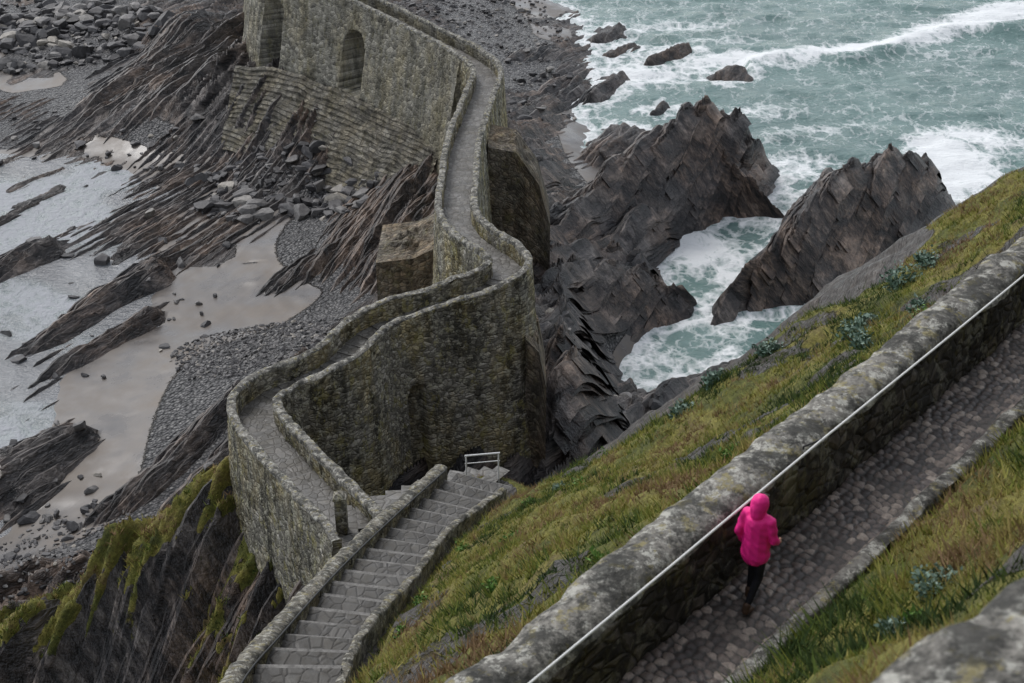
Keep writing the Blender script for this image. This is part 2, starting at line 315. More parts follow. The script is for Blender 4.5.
def coping(name,lo,hi,l1=.9,sc=1.):
    m=M(name,.9,.2);p=m.pos();a=m.noise(p,1.6*sc,5,.74);c=m.ramp(a,[(.3,lo),(.5,tuple((x+y)/2 for x,y in zip(lo,hi))),(.7,hi)])
    f=m.noise(p,14*sc,4,.7);c=m.mix(.8,c,m.ramp(f,[(.3,.4),(.65,1.5)]),'MULTIPLY')
    l=m.noise(m.add(p,(5,1,2)),5.5*sc,5,.78);c=m.mix(m.ramp(l,[(.52,0.),(.58,l1)]),c,(.45,.44,.39))
    l=m.noise(m.add(p,(1,7,2)),4*sc,5,.75);c=m.mix(m.ramp(l,[(.55,0.),(.61,l1*.7)]),c,(.27,.23,.09))
    l=m.noise(m.add(p,(1,9,6)),2.5*sc,5,.75);c=m.mix(m.ramp(l,[(.48,0.),(.57,.8)]),c,(.035,.035,.032))
    return m.fin(c,nrm=m.bump(m.math('ADD',a,m.math('MULTIPLY',f,.5)),.9,.06))
COP=coping('lichen_coping',(.085,.082,.074),(.27,.255,.225))
WALL=masonry('path_wall_rubble',4.0,6.0,[(0,(.022,.02,.018)),(.5,(.05,.044,.038)),(1,(.115,.10,.088))],(.032,.029,.026),(1.1,.9,.7),.5,.2,.04)
SWALL=masonry('stair_wall_rubble',4.5,6.5,[(0,(.075,.07,.058)),(.5,(.14,.13,.106)),(1,(.26,.24,.195))],(.11,.102,.085),(1.15,.97,.62),.7,.5,.04)
SCOP=coping('stair_coping',(.085,.079,.066),(.225,.208,.172),.7)
def paving(name,a0,a1,j):
    m=M(name,.6,.4);u=m.uv();p=m.pos();a=m.noise(p,3,5,.72);b2=m.noise(p,.7,5,.65)
    vv=m.scale(u,(2.6,3.2,1))
    cc=m.n('ShaderNodeSeparateColor',{0:m.vor(vv,1.,out='Color')}).outputs[0];e=m.vor(vv,1.,'DISTANCE_TO_EDGE')
    c=m.ramp(cc,[(0,a0),(1,a1)]);c=m.mix(.8,c,m.ramp(a,[(.3,.4),(.7,1.4)]),'MULTIPLY')
    c=m.mix(m.ramp(e,[(.02,.7),(.08,0.)]),c,j);c=m.mix(m.ramp(b2,[(.42,0.),(.62,.65)]),c,m.mix(1,c,(.5,.46,.38),'MULTIPLY'))
    return m.fin(c,m.ramp(a,[(.3,.35),(.7,.8)]),m.bump(m.math('ADD',a,m.ramp(e,[(0,0.),(.12,1.)])),.6,.03))
PAV=paving('paving_slabs',(.12,.115,.105),(.24,.23,.215),(.08,.075,.065))
SPV=paving('stair_slabs',(.055,.051,.045),(.11,.103,.092),(.045,.041,.036))
m=M('step_nosing',.6,.4);p=m.pos();a=m.noise(p,5,5,.75);NOS=m.fin(m.ramp(a,[(.35,(.055,.051,.045)),(.65,(.21,.20,.185))]),nrm=m.bump(a,.5,.02))
m=M('cobbles',.42,.5);p=m.pos();r=m.at('rnd');hgt=m.at('hgt');a=m.noise(p,25,4,.7)
c=m.ramp(r,[(0,(.05,.04,.036)),(.45,(.115,.09,.077)),(.8,(.20,.16,.133)),(1,(.35,.29,.24))])
c=m.mix(.8,c,m.ramp(a,[(.3,.5),(.7,1.4)]),'MULTIPLY');c=m.mix(m.ramp(hgt,[(.3,1.),(.55,0.)]),c,(.04,.037,.032))
b2=m.noise(p,1.2,5);c=m.mix(m.ramp(b2,[(.5,0.),(.75,.35)]),c,(.17,.155,.135))
COB=m.fin(c,m.ramp(b2,[(.4,.35),(.7,.7)]),m.bump(a,.5,.015))
def plain(name,col,rough=.6,spec=.3,var=.25,sc=20,metal=0):
    m=M(name,rough,spec);a=m.noise(m.pos(),sc,3,.6)
    m.b.inputs['Metallic'].default_value=metal
    return m.fin(m.mix(1,(*col,1),m.ramp(a,[(.3,1-var),(.7,1+var)]),'MULTIPLY'),nrm=m.bump(a,.3,.01))
m=M('boulder_rock',.6,.4);r=m.at('rnd');a=m.noise(m.pos(),3,4,.7);c=m.ramp(r,[(0,(.035,.034,.036)),(.6,(.105,.10,.10)),(.92,(.19,.18,.17)),(1,(.33,.30,.255))])
BLD=m.fin(m.mix(.8,c,m.ramp(a,[(.3,.5),(.7,1.4)]),'MULTIPLY'),nrm=m.bump(a,.6,.06))
m=M('grass_blades',.75,.2);r=m.at('rnd');c=m.ramp(r,[(0,(.035,.06,.016)),(.25,(.10,.14,.026)),(.48,(.22,.23,.042)),(.72,(.33,.28,.085)),(1,(.22,.14,.075))]);GRS=m.fin(c)
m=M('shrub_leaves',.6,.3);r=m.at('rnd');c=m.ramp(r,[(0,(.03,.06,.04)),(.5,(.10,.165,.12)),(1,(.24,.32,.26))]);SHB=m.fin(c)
m=M('herb_leaves',.6,.3);r=m.at('rnd');c=m.ramp(r,[(0,(.02,.06,.01)),(.5,(.07,.16,.02)),(1,(.15,.27,.06))]);HRB=m.fin(c)
WHT=plain('white_rope',(.72,.72,.70),.7,.2,.1,60);BLK=plain('iron_rail',(.03,.03,.032),.5,.5,.3,20,.5);WPT=plain('white_paint',(.75,.75,.74),.5,.3,.1)

# ---------------------------------------------------------------- terrain
xs=axis([(-420,-70,25),(-70,-30,.32),(-30,-6,.2),(-6,9,.16),(9,42,.22),(42,110,.9),(110,420,25)])
ys=axis([(-60,3,1.5),(3,47,.17),(47,126,.22),(126,185,.45),(185,320,3),(320,3200,120)])
X,Y=np.meshgrid(xs,ys,indexing='ij')
z,gr,sa,gv=T(X.ravel(),Y.ravel(),True)
mkmesh('coast_terrain',np.stack([X.ravel(),Y.ravel(),z],1),gridF(len(xs),len(ys)),G_MAT,attrs={'grass':gr,'sand':sa,'gravel':gv})
Tz=z.reshape(X.shape);Gg=gr.reshape(X.shape);Gs=(sa+gv).reshape(X.shape)
def TI(x,y):
    x=np.asarray(x,float);y=np.asarray(y,float)
    i=np.clip(np.searchsorted(xs,x)-1,0,len(xs)-2);j=np.clip(np.searchsorted(ys,y)-1,0,len(ys)-2)
    fx=(x-xs[i])/(xs[i+1]-xs[i]);fy=(y-ys[j])/(ys[j+1]-ys[j])
    return (Tz[i,j]*(1-fx)+Tz[i+1,j]*fx)*(1-fy)+(Tz[i,j+1]*(1-fx)+Tz[i+1,j+1]*fx)*fy
def GI(x,y,G=Gg):
    i=np.clip(np.searchsorted(xs,x)-1,0,len(xs)-2);j=np.clip(np.searchsorted(ys,y)-1,0,len(ys)-2);return G[i,j]

# ---------------------------------------------------------------- tilted rock beds
def slabs(name,specs,seed):
    g=np.random.default_rng(seed);AV=[];AF=[];AR=[];k0=0
    for (cx,cy,rx,ry,n,L0,L1,pr,th0,anyw,sp) in specs:
        for i in range(n):
            a_=g.uniform(0,6.283);r=math.sqrt(g.uniform(0,1));x=cx+rx*r*math.cos(a_);y=cy+ry*r*math.sin(a_)
            q0=x*.865-y*.502;qn=round(q0/sp)*sp+g.normal(0,.06);x+=.865*(qn-q0);y-=.502*(qn-q0)
            if float(TI([x],[y])[0])<-.15 or GI(x,y)>.4: continue
            if not anyw and GI(x,y,Gs)>.5: continue
            if anyw and vn(np.array([x*.16]),np.array([y*.16]),5)[0]<.30: continue
            an=math.radians(60+g.normal(0,1.8));st=np.array([math.cos(an),math.sin(an)])
            u=np.array([-.6,.35,.72])+g.normal(0,.04,3);nb=np.array([.62,-.36,.70])
            L=g.uniform(L0,L1);m_=max(6,int(L/.5));s=np.linspace(-L/2,L/2,m_)
            px=x+st[0]*s;py=y+st[1]*s;zt=TI(px,py);zz=np.convolve(np.pad(zt,2,mode='edge'),np.ones(5)/5,'valid')
            zz=np.minimum(zz,zt+.3)
            kk=np.cumsum(g.uniform(0,1,m_)<.3);lv=g.uniform(.5,1.05,kk.max()+1)[kk]
            pro=pr*g.uniform(.35,1.3)*(1-np.abs(s/(L/2))**2.5)*lv-.12*np.abs(s/(L/2))**4;th=th0*g.uniform(.5,1.5)*(1-.7*np.abs(s/(L/2))**2)
            b=np.stack([px,py,zz],1)
            top=b+u*pro[:,None]+g.normal(0,.035,(m_,3));bo=b-u*1.3
            ring=np.stack([bo,top,top+nb*th[:,None]-u*(.5*th[:,None]),bo+nb*th[:,None]],1)
            V=ring.reshape(-1,3);F=[]
            for q in range(m_-1):
                for w in range(3): F.append((q*4+w,q*4+w+1,(q+1)*4+w+1,(q+1)*4+w))
            F.append((0,1,2,3));e=(m_-1)*4;F.append((e+3,e+2,e+1,e))
            AV.append(V);AF.append(np.array(F)+k0);AR.append(np.full(len(V),g.uniform()));k0+=len(V)
    mkmesh(name,np.vstack(AV),np.vstack(AF),SLB,smooth=False,attrs={'rnd':np.concatenate(AR)})
slabs('rock_strata',[(-28,111,10,12,460,3,10,.32,.15,1,.9),(-50,118,15,15,420,3,10,.28,.16,1,1.0),(-37,108,9,8,120,3,8,.26,.15,1,1.0),(-12,99,7,7,300,4,10,.45,.18,0,.5),(-36,139,8,13,300,4,11,.5,.22,0,.7),(-31,90,4,8,130,3,8,.35,.14,0,.5),
 (-40,97,4,6,80,3,7,.3,.13,0,.5),(-36,80,5,12,50,2,7,.3,.12,1,.9),(-30,69,4,6,120,3,7,.35,.14,0,.5),(-18,72,6,6,340,3,8,.42,.15,0,.4),(10,104,9,9,720,4,12,.6,.2,0,.55),(27,103,12,9,720,4,12,.6,.2,0,.55),(8,90,7,5,280,3,9,.5,.18,0,.5),
 (9,75,7,8,320,3,8,.42,.16,0,.45),(3,75,3,10,120,3,8,.4,.15,0,.4),(2,130,7,25,420,3,10,.36,.17,0,.6),(-17,49,9,5,360,3,8,.34,.12,0,.36),(-10,38,5,9,160,3,7,.34,.12,0,.38),(-22,66,3,3,30,2,5,.4,.14,0,.5)],11)

# ---------------------------------------------------------------- sea
sx=axis([(-4000,-120,200),(-120,-70,2),(-70,70,.5),(70,130,1.5),(130,4000,200)]);sy=axis([(-500,40,30),(40,185,.5),(185,300,2),(300,6000,200)])
U,V=np.meshgrid(sx,sy,indexing='ij');u=U.ravel();v=V.ravel()
t=TI(np.clip(u,-400,400),np.clip(v,-50,3000))
foam=np.exp(-np.clip(-t,0,9)/.75)*.62*(u>0)
tmin=t.copy().reshape(U.shape)
for k in (2,4):
    for dx,dy in((k,0),(-k,0),(0,k),(0,-k)):
        tmin=np.maximum(tmin,np.roll(np.roll(t.reshape(U.shape),dx,0),dy,1))
foam=np.maximum(foam,.58*(tmin.ravel()>.1)*(u>0))
FB=[(5,137,6,9,0,.8),(12,143,10,5,.3,.75),(25,147,13,3,.1,.8),(40,152,15,2.2,.5,.95),(57,164,16,3,.55,1.),(20,160,10,3,.2,.55),(40,118,4,7,0,1.15),(37.5,113,3,4,0,1.0),(44,124,6,4,0,.75),
(14.5,102,4,6,.3,.88),(17,97,3,4,0,.75),(10,84,4,5,0,.5),(15,88,5,3,0,.5),(30,128,18,3,.2,.45),(60,140,16,3,.4,.5),(48,150,14,6,.3,.4),(24,155,6,3,0,.5),(26,120,5,4,0,.65),(24,133,7,3,.2,.55)]
for cx,cy,rx,ry,an,am in FB:
    dx=(u-cx)*math.cos(an)+(v-cy)*math.sin(an);dy=-(u-cx)*math.sin(an)+(v-cy)*math.cos(an)
    dy=dy+(fbm(u*.12,v*.12,7,3)-.5)*5
    foam=np.maximum(foam,am*np.exp(-((dx/rx)**2+(dy/ry)**2)*.7))
foam=np.maximum(foam,.24+.14*fbm(u*.05,v*.05,88,3))
lw=(u<-12)&(v<175)
foam=np.where(lw,.12+.48*sst(.40,.64,fbm(u*.09+v*.05,v*.11,19,4)),foam)
wv=(fbm(u*.25+v*.1,v*.5,60,4)-.5)*.9*(~lw)*(np.abs(u)<200)+.35*np.exp(-((v-152-.5*(u-40)+(fbm(u*.1,v*.1,6,2)-.5)*6)/1.8)**2)*(u>25)*(u<90)*2
mkmesh('sea',np.stack([u,v,wv],1),gridF(len(sx),len(sy)),SEA,attrs={'foam':foam,'shallow':lw.astype(float)})

# ---------------------------------------------------------------- wall sweep
def sweep(name,P,ss,ztop,zbl,zbr,th,nl,nr,mat,cop,bl=0.,br=0.,amp=.03,rd=.12,parent=None,rec=None,seed=1,uvs=1.):
    n=len(P);t=np.gradient(P,axis=0);t/=np.linalg.norm(t,axis=1)[:,None];N=np.stack([-t[:,1],t[:,0]],1)
    offs=[];zs=[];vs=[]
    for k in range(nl+1):
        f=k/nl;zz=zbl+(ztop-rd-zbl)*f;offs.append(th/2+bl*(ztop-rd-zz));zs.append(zz);vs.append(zz)
    for k in range(1,6):
        a=math.pi*k/6;offs.append(np.full(n,th/2*math.cos(a)*1.06));zs.append(ztop-rd+rd*math.sin(a));vs.append(ztop+th*k/6)
    for k in range(nr+1):
        f=1-k/nr;zz=zbr+(ztop-rd-zbr)*f;offs.append(-(th/2+br*(ztop-rd-zz)));zs.append(zz);vs.append(200-zz)
    o=np.stack(offs,1);Z=np.stack(zs,1);Vv=np.stack(vs,1);Sx=np.repeat(ss[:,None],o.shape[1],1)
    d=(fbm(Sx*1.3,Vv*1.3,seed,4)-.5)*2*amp+(fbm(Sx*5,Vv*6,seed+5,2)-.5)*amp
    sg=np.sign(o+1e-9);o=o+sg*d;isrec=np.zeros(o.shape,bool)
    Z=Z+((fbm(Sx*1.1,Sx*0,seed+9,4)-.5)*amp*2.8+(vn(Sx*3.1,Vv*2,seed+3)-.5)*amp*1.6)*(Z>ztop[:,None]-.3)
    if rec:
        for (s0,w,zb,zt,dep,side,rnd) in rec:
            hw=w/2;zz=Z;a=np.abs(Sx-s0)<hw;zc=zt-hw if rnd else zt
            ins=a&(zz>zb)&((zz<zc)|((Sx-s0)**2+(zz-zc)**2<hw*hw))
            ins&=(sg==side)&(np.arange(o.shape[1])[None,:]<=nl if side>0 else np.arange(o.shape[1])[None,:]>nl+5)
            o=np.where(ins,o-side*dep,o)
            if rnd: isrec|=ins
    VX=P[:,None,0]+N[:,None,0]*o;VY=P[:,None,1]+N[:,None,1]*o
    V3=np.stack([VX.ravel(),VY.ravel(),Z.ravel()],1);uv=np.stack([Sx.ravel()*uvs,Vv.ravel()*uvs],1)
    ob=mkmesh(name,V3,gridF(n,o.shape[1])[:,::-1],mat,uv=uv,parent=parent)
    me=ob.data;me.materials.append(cop);me.materials.append(SHD)
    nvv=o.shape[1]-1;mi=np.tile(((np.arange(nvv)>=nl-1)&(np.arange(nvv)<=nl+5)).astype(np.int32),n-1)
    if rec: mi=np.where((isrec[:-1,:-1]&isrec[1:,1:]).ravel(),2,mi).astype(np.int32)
    me.polygons.foreach_set('material_index',mi)
    for e,rev in((0,False),(n-1,True)):
        idx=list(range(e*o.shape[1],(e+1)*o.shape[1]))
        if rev: idx=idx[::-1]
        bmv=V3[idx];k=len(idx)
        mkmesh(name+'_end',bmv,np.array([list(range(k))]),mat,uv=np.stack([bmv[:,0],bmv[:,2]],1),smooth=False,parent=parent or ob)
    return ob
def offs(P,d):
    t=np.gradient(P[:,:2],axis=0);t/=np.linalg.norm(t,axis=1)[:,None]
    return P[:,:2]+np.stack([-t[:,1],t[:,0]],1)*d
def smooth1(a,k=7):
    return np.convolve(np.pad(a,k//2,mode='edge'),np.ones(k)/k,'valid')

# ---------------------------------------------------------------- bridge
bridge=empty('stone_footbridge')
B,bs=crom(BR,.2)
L=offs(B,1.02);R=offs(B,-1.02)
def sat(x,y): return bs[np.argmin(np.hypot(B[:,0]-x,B[:,1]-y))]
def bot(Q,d): return smooth1(np.minimum(TI(Q[:,0],Q[:,1]),B[:,2]-1.2)-1.0,9)
wz=smooth1(B[:,2],15)
ja=int(np.argmin(np.hypot(B[:,0]+3.3,B[:,1]-104)))
for nm,sl,mt in(('near',slice(0,ja+1),RUB),('far',slice(ja,len(B)),FAR)):
    Lx=offs(B,3.2) if nm=='far' else L
    sweep('left_wall_'+nm,L[sl],bs[sl],wz[sl]+1.0,bot(Lx,0)[sl]-.5,wz[sl]-.3,.40,64,6,mt,COP,bl=.05 if nm=='near' else .2,amp=.07,rd=.08,parent=bridge,seed=3,
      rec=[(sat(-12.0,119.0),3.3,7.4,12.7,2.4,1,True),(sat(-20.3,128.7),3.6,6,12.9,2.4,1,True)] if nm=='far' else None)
    sweep('right_wall_'+nm,R[sl],bs[sl],wz[sl]+1.0,wz[sl]-.3,bot(R,0)[sl]-.5,.40,6,46,mt,COP,br=.07,amp=.07,rd=.08,parent=bridge,seed=9,
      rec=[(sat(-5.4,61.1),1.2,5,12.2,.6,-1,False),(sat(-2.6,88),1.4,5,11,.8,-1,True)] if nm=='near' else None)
def treads(name,Pts,hw,step,mat,parent,nose=.07):
    Q,ss=crom(Pts,step);n=len(Q);t=np.gradient(Q[:,:2],axis=0);t/=np.linalg.norm(t,axis=1)[:,None];N=np.stack([-t[:,1],t[:,0]],1)
    V=[];F=[];UV=[];MI=[];hw=np.broadcast_to(hw,(n,2)) if np.ndim(hw)<2 else hw
    for i in range(n-1):
        up=Q[i+1,2]>Q[i,2]
        zz=(Q[i,2]+Q[i+1,2])/2+random.uniform(-.01,.01)
        d=Q[i+1,:2]-Q[i,:2];nq=nose*random.uniform(.5,1.4)
        f0,f1=(nq/step,0) if up else (0,nq/step)
        for (a,b,mi) in ((0,f0,1),(f0,1-f1,0),(1-f1,1,1)):
            if b-a<1e-6: continue
            k=len(V)
            for f in(a,b):
                c=Q[i,:2]+d*f;nn=N[i]*(1-f)+N[i+1]*f
                for sgn,w in((1,hw[i][0]),(-1,hw[i][1])):
                    q=c+nn*sgn*w;V.append((q[0],q[1],zz));UV.append((ss[i]+step*f,sgn*w))
            F.append((k,k+1,k+3,k+2));MI.append(mi)
        if i<n-2:
            z2=(Q[i+1,2]+Q[i+2,2])/2;k=len(V);c=Q[i+1,:2]
            for zq in(zz,z2):
                for sgn,w in((1,hw[i][0]),(-1,hw[i][1])):
                    q=c+N[i+1]*sgn*w;V.append((q[0],q[1],zq));UV.append((ss[i+1]+zq,sgn*w))
            F.append((k,k+1,k+3,k+2));MI.append(0)
    ob=mkmesh(name,V,F,mat,uv=UV,smooth=False,parent=parent);ob.data.materials.append(NOS)
    ob.data.polygons.foreach_set('material_index',np.array(MI,np.int32))
treads('walkway',BR,(.88,.88),.8,PAV,bridge,.05)
treads('landing',[(-.6,42.9,19.3),(-2.2,43.9,18.4),(-4.5,44.1,17.3),(-6.6,43.8,16.65)],(.9,.9),.5,PAV,bridge,.06)
def block(name,x0,x1,y0,y1,zb,zt,mat,parent,top=None):
    n=28;Vs=[];Fs=[];UVs=[]
    def add(fn,flip):
        k=len(Vs);a=np.linspace(0,1,n)
        for i in a:
            for j in a:
                p,q=fn(i,j);Vs.append(p);UVs.append(q)
        f=gridF(n,n)+k;Fs.extend((f[:,::-1] if flip else f).tolist())
    def tz(x): return zt if top is None else float(np.interp(x,[t[0] for t in top],[t[1] for t in top]))
    def nz(a,b,s): return float((fbm(np.array([a*1.2]),np.array([b*1.2]),s,3)[0]-.5)*.25)
    for yy,fl,s in((y0,False,1),(y1,True,2)):
        add(lambda i,j:((x0+(x1-x0)*i,yy+nz(i*4,j*5,s)*math.sin(math.pi*min(1,j)),zb+(tz(x0+(x1-x0)*i)-zb)*j),(x0+(x1-x0)*i,zb+(zt-zb)*j)),fl)
    for xx,fl in((x0,True),(x1,False)):
        add(lambda i,j:((xx,y0+(y1-y0)*i,zb+(tz(xx)-zb)*j),(y0+(y1-y0)*i,zb+(zt-zb)*j)),fl)
    add(lambda i,j:((x0+(x1-x0)*i,y0+(y1-y0)*j,tz(x0+(x1-x0)*i)+nz(i*6,j*6,5)*math.sin(math.pi*i)*math.sin(math.pi*j)*5),(x0+(x1-x0)*i,y0+(y1-y0)*j)),False)
    mkmesh(name,Vs,Fs,mat,uv=UVs,smooth=False,parent=parent)
block('left_buttress',-8.3,-4.1,76.6,82,2,11.6,BRN,bridge,[(-8.3,11.3),(-6,11.6),(-4.1,12.6)])
block('right_buttress',-1.6,2.6,86.8,91,3,14.6,BRN,bridge,[(-1.6,14.7),(.3,14.3),(1.8,12),(2.6,9)])
block('pier_buttress',.7,1.8,62.6,66.5,3,13.8,BRN,bridge,[(.7,14),(1.4,13.2),(1.8,11)])
# apron: stepped masonry slope at the foot of the arches
top=[(-26.0,127.5,6.3),(-21.0,124.0,7.2),(-14.6,117.0,7.6),(-9.5,110.5,7.8),(-5.2,104.6,8)]
botm=[(-26.5,119.5,1.4),(-21.5,115.0,1.2),(-15.5,109.7,1.3),(-11.2,105,1.7),(-8.0,101.4,3)]
Tt,_=crom(top,.3);Bb,_=crom(botm,.3);m_=min(len(Tt),len(Bb));k=np.linspace(0,1,m_)
def rs(A): 
    q=np.linspace(0,1,len(A));return np.stack([np.interp(k,q,A[:,i]) for i in range(3)],1)
Tt=rs(Tt);Bb=rs(Bb);ns=20;Vs=[];UVs=[]
for i in range(m_):
    for j in range(ns*2):
        st=j//2;f=(st+(j%2))/ns;fz=(st+.55*(j%2))/ns
        p=Bb[i]*(1-f)+Tt[i]*f;zq=Bb[i,2]+(Tt[i,2]-Bb[i,2])*fz
        er=(fbm(np.array([i*.16]),np.array([st*.5]),4,3)[0]-.5)*.6
        Vs.append((p[0],p[1],zq+er));UVs.append((i*.3+er,j*.28))
mkmesh('stepped_apron',Vs,gridF(m_,ns*2)[:,::-1],APR,uv=UVs,smooth=False)

# ---------------------------------------------------------------- stairway with walls
stairs=empty('hillside_stairway')
Wc,ws=crom(STW,.12)
zb=smooth1(TI(offs(Wc,.6)[:,0],offs(Wc,.6)[:,1]),9)-1.2
sweep('stair_wall',Wc[:,:2],ws,Wc[:,2]+.0,zb,Wc[:,2]-1.5,.5,20,10,SWALL,SCOP,bl=.1,amp=.05,rd=.16,parent=stairs,seed=21)
Kc,ks=crom(STK,.12)
sweep('stair_kerb',Kc[:,:2],ks,Kc[:,2]+.12,Kc[:,2]-.6,Kc[:,2]-.6,.26,4,4,SCOP,SCOP,amp=.06,rd=.08,parent=stairs,seed=25)
treads('stair_treads',STC,(1.35,.85),1.0,SPV,stairs,.08)
def tube(name,pts,r,mat,parent=None,res=3):
    cu=D.curves.new(name,'CURVE');cu.dimensions='3D';cu.bevel_depth=r;cu.bevel_resolution=res;sp=cu.splines.new('POLY')
    sp.points.add(len(pts)-1)
    for q,p in zip(sp.points,pts): q.co=(*p,1)
    cu.use_fill_caps=True
    ob=D.objects.new(name,cu);COL.objects.link(ob);cu.materials.append(mat)
    if parent: ob.parent=parent
    return ob
hr=empty('iron_handrail');hp=offs(Wc,-.33)
sel=[i for i in range(0,len(hp),6)]
tube('rail',[(hp[i,0],hp[i,1],Wc[i,2]-.02) for i in sel],.026,BLK,hr)
for i in sel[::4]: tube('bracket',[(hp[i,0],hp[i,1],Wc[i,2]-.02),(hp[i,0]-.02,hp[i,1],Wc[i,2]-.3),(Wc[i,0]+.2,Wc[i,1],Wc[i,2]-.32)],.014,BLK,hr)
wr=empty('white_railing')
tube('bar',[(-1.75,42.9,20.35),(-.45,43.1,20.35)],.035,WPT,wr);tube('mid_bar',[(-1.75,42.9,20.0),(-.45,43.1,20.0)],.02,WPT,wr)
for x in(-1.7,-.5): tube('post',[(x,42.9+(x+1.75)*.15,18.9),(x,42.9+(x+1.75)*.15,20.35)],.03,WPT,wr)
def lathe(name,prof,loc,mat,seg=8,parent=None):
    V=[];n=seg
    for r,zq in prof:
        for k in range(n):
            a=2*math.pi*(k+.5)/n;V.append((loc[0]+r*math.cos(a),loc[1]+r*math.sin(a),loc[2]+zq))
    F=[(i*n+k,i*n+(k+1)%n,(i+1)*n+(k+1)%n,(i+1)*n+k) for i in range(len(prof)-1) for k in range(n)]
    return mkmesh(name,V,F,mat,uv=[(v[0]+v[1],v[2]) for v in V],smooth=False,parent=parent)
lathe('gate_pillar',[(.30,-1.5),(.30,1.35),(.36,1.38),(.36,1.5),(.2,1.62),(.01,1.7)],(-6.5,43.1,16.9),RUB,4)

# ---------------------------------------------------------------- near cobbled path + wall
path=empty('cobbled_path')
S_=np.arange(-6,15,.022);O_=np.arange(-.08,.88,.022);SS,OO=np.meshgrid(S_,O_,indexing='ij')
cell=.115;gx=np.floor(SS/cell);gy=np.floor(OO/cell);d1=np.full(SS.shape,9.);d2=np.full(SS.shape,9.);rid=np.zeros(SS.shape)
for dx in(-1,0,1):
    for dy in(-1,0,1):
        cx=gx+dx;cy=gy+dy;px=(cx+.15+.7*_h(cx,cy,1))*cell;py=(cy+.15+.7*_h(cx,cy,2))*cell
        dd=np.hypot((SS-px),(OO-py));new=dd<d1;d2=np.where(new,d1,np.minimum(d2,dd));d1=np.where(new,dd,d1);rid=np.where(new,_h(cx,cy,3),rid)
hg=np.clip((d2-d1)/cell*1.6,0,1);hg=np.sqrt(hg)*(.7+.3*rid)
edge_=sst(.80,.84,OO);hg2=hg*(1-edge_)+edge_*.8
PX=PA0[0]+PD[0]*SS+PN[0]*OO;PY=PA0[1]+PD[1]*SS+PN[1]*OO
PZ=40.0+(hg2-.5)*.05+(fbm(SS*.8,OO*.8,3,3)-.5)*.06-.004*SS
mkmesh('cobbles',np.stack([PX.ravel(),PY.ravel(),PZ.ravel()],1),gridF(*SS.shape)[:,::-1],COB,attrs={'rnd':rid.ravel(),'hgt':(hg2).ravel()},parent=path)
sk=np.arange(-6,15,.08);Kp=np.array([pl(s,.95) for s in sk])
sweep('edge_kerb',Kp,sk,np.full(len(sk),40.07)-.004*sk,np.full(len(sk),39.7),np.full(len(sk),39.7),.2,3,3,COP,COP,amp=.035,rd=.04,parent=path,seed=41)
sw=np.arange(-6,16,.06);Wp=np.array([pl(s,-.30) for s in sw])
zb=smooth1(TI(np.array([pl(s,-.8)[0] for s in sw]),np.array([pl(s,-.8)[1] for s in sw])),15)-.5
sweep('path_retaining_wall',Wp,sw,np.full(len(sw),41.0)-.004*sw,zb,np.full(len(sw),39.8),.56,26,22,WALL,COP,bl=.06,br=.05,amp=.06,rd=.14,parent=None,seed=51)
rope=empty('rope_handrail')
def rp(s): 
    q=pl(s,.16);return (q[0],q[1],41.2-.004*s-.035*math.sin(math.pi*((s+7)%11)/11))
tube('rope',[rp(s) for s in np.arange(-7,15.2,.25)],.013,WHT,rope)
for s in (-7,4,15):
    a=rp(s);b=pl(s,-.05);tube('stanchion',[(a[0],a[1],a[2]+.01),(b[0],b[1],41.0),(b[0],b[1],40.6)],.012,BLK,rope)
# parapet close to the viewpoint
ps=np.arange(-4,5,.05);Pc=np.array([(1.85+.8*s+.22,4.47+.6*s-.27) for s in ps])
sweep('viewpoint_parapet',Pc,ps,np.full(len(ps),46.0),np.full(len(ps),44.2),np.full(len(ps),44.2),.95,12,12,SCOP,COP,amp=.05,rd=.1,parent=None,seed=61)

# ---------------------------------------------------------------- grass
def blades(name,N,region,l0,l1,w0,w1,mat,seed):
    g=np.random.default_rng(seed);x0,x1,y0,y1=region
    x=g.uniform(x0,x1,N);y=g.uniform(y0,y1,N)
    k=GI(x,y)*(.2+1.05*fbm(x*1.6,y*1.1,71,3))>g.uniform(.1,.75,N);x=x[k];y=y[k]
    K=6;r0=np.repeat(g.normal(0,.14,len(x)),K);x=np.repeat(x,K)+g.normal(0,.045,len(x)*K);y=np.repeat(y,K)+g.normal(0,.045,len(x))
    n=len(x);zz=TI(x,y)-.02;ln=g.uniform(l0,l1,n)*(.25+1.5*fbm(x*.9,y*.9,12,3));w=g.uniform(w0,w1,n)
    a=g.uniform(0,6.283,n);la=g.uniform(0,6.283,n);ll=g.uniform(.3,1.0,n)
    dx,dy=np.cos(a)*w,np.sin(a)*w;lx=np.cos(la)*ll*ln-.12*ln;ly=np.sin(la)*ll*ln+.25*ln
    v0=np.stack([x-dx,y-dy,zz],1);v1=np.stack([x+dx,y+dy,zz],1);v2=np.stack([x+lx,y+ly,zz+ln*.75],1)
    V=np.stack([v0,v1,v2],1).reshape(-1,3)
    r=np.clip(.47+1.9*(fbm(x*.4,y*.34,14,3)-.5)+1.5*(fbm(x*1.7,y*1.3,24,3)-.5)+r0+g.normal(0,.07,n),0,1)
    mkmesh(name,V,np.arange(3*n).reshape(-1,3),mat,smooth=False,attrs={'rnd':np.repeat(r,3)})
blades('hillside_grass',56000,(-5,26,8,44),.08,.24,.010,.022,GRS,1)
blades('verge_grass',26000,(1,13,5,17),.05,.15,.005,.011,GRS,2)
blades('cliff_grass',16000,(-27,-5,22,59),.12,.3,.02,.04,GRS,3)
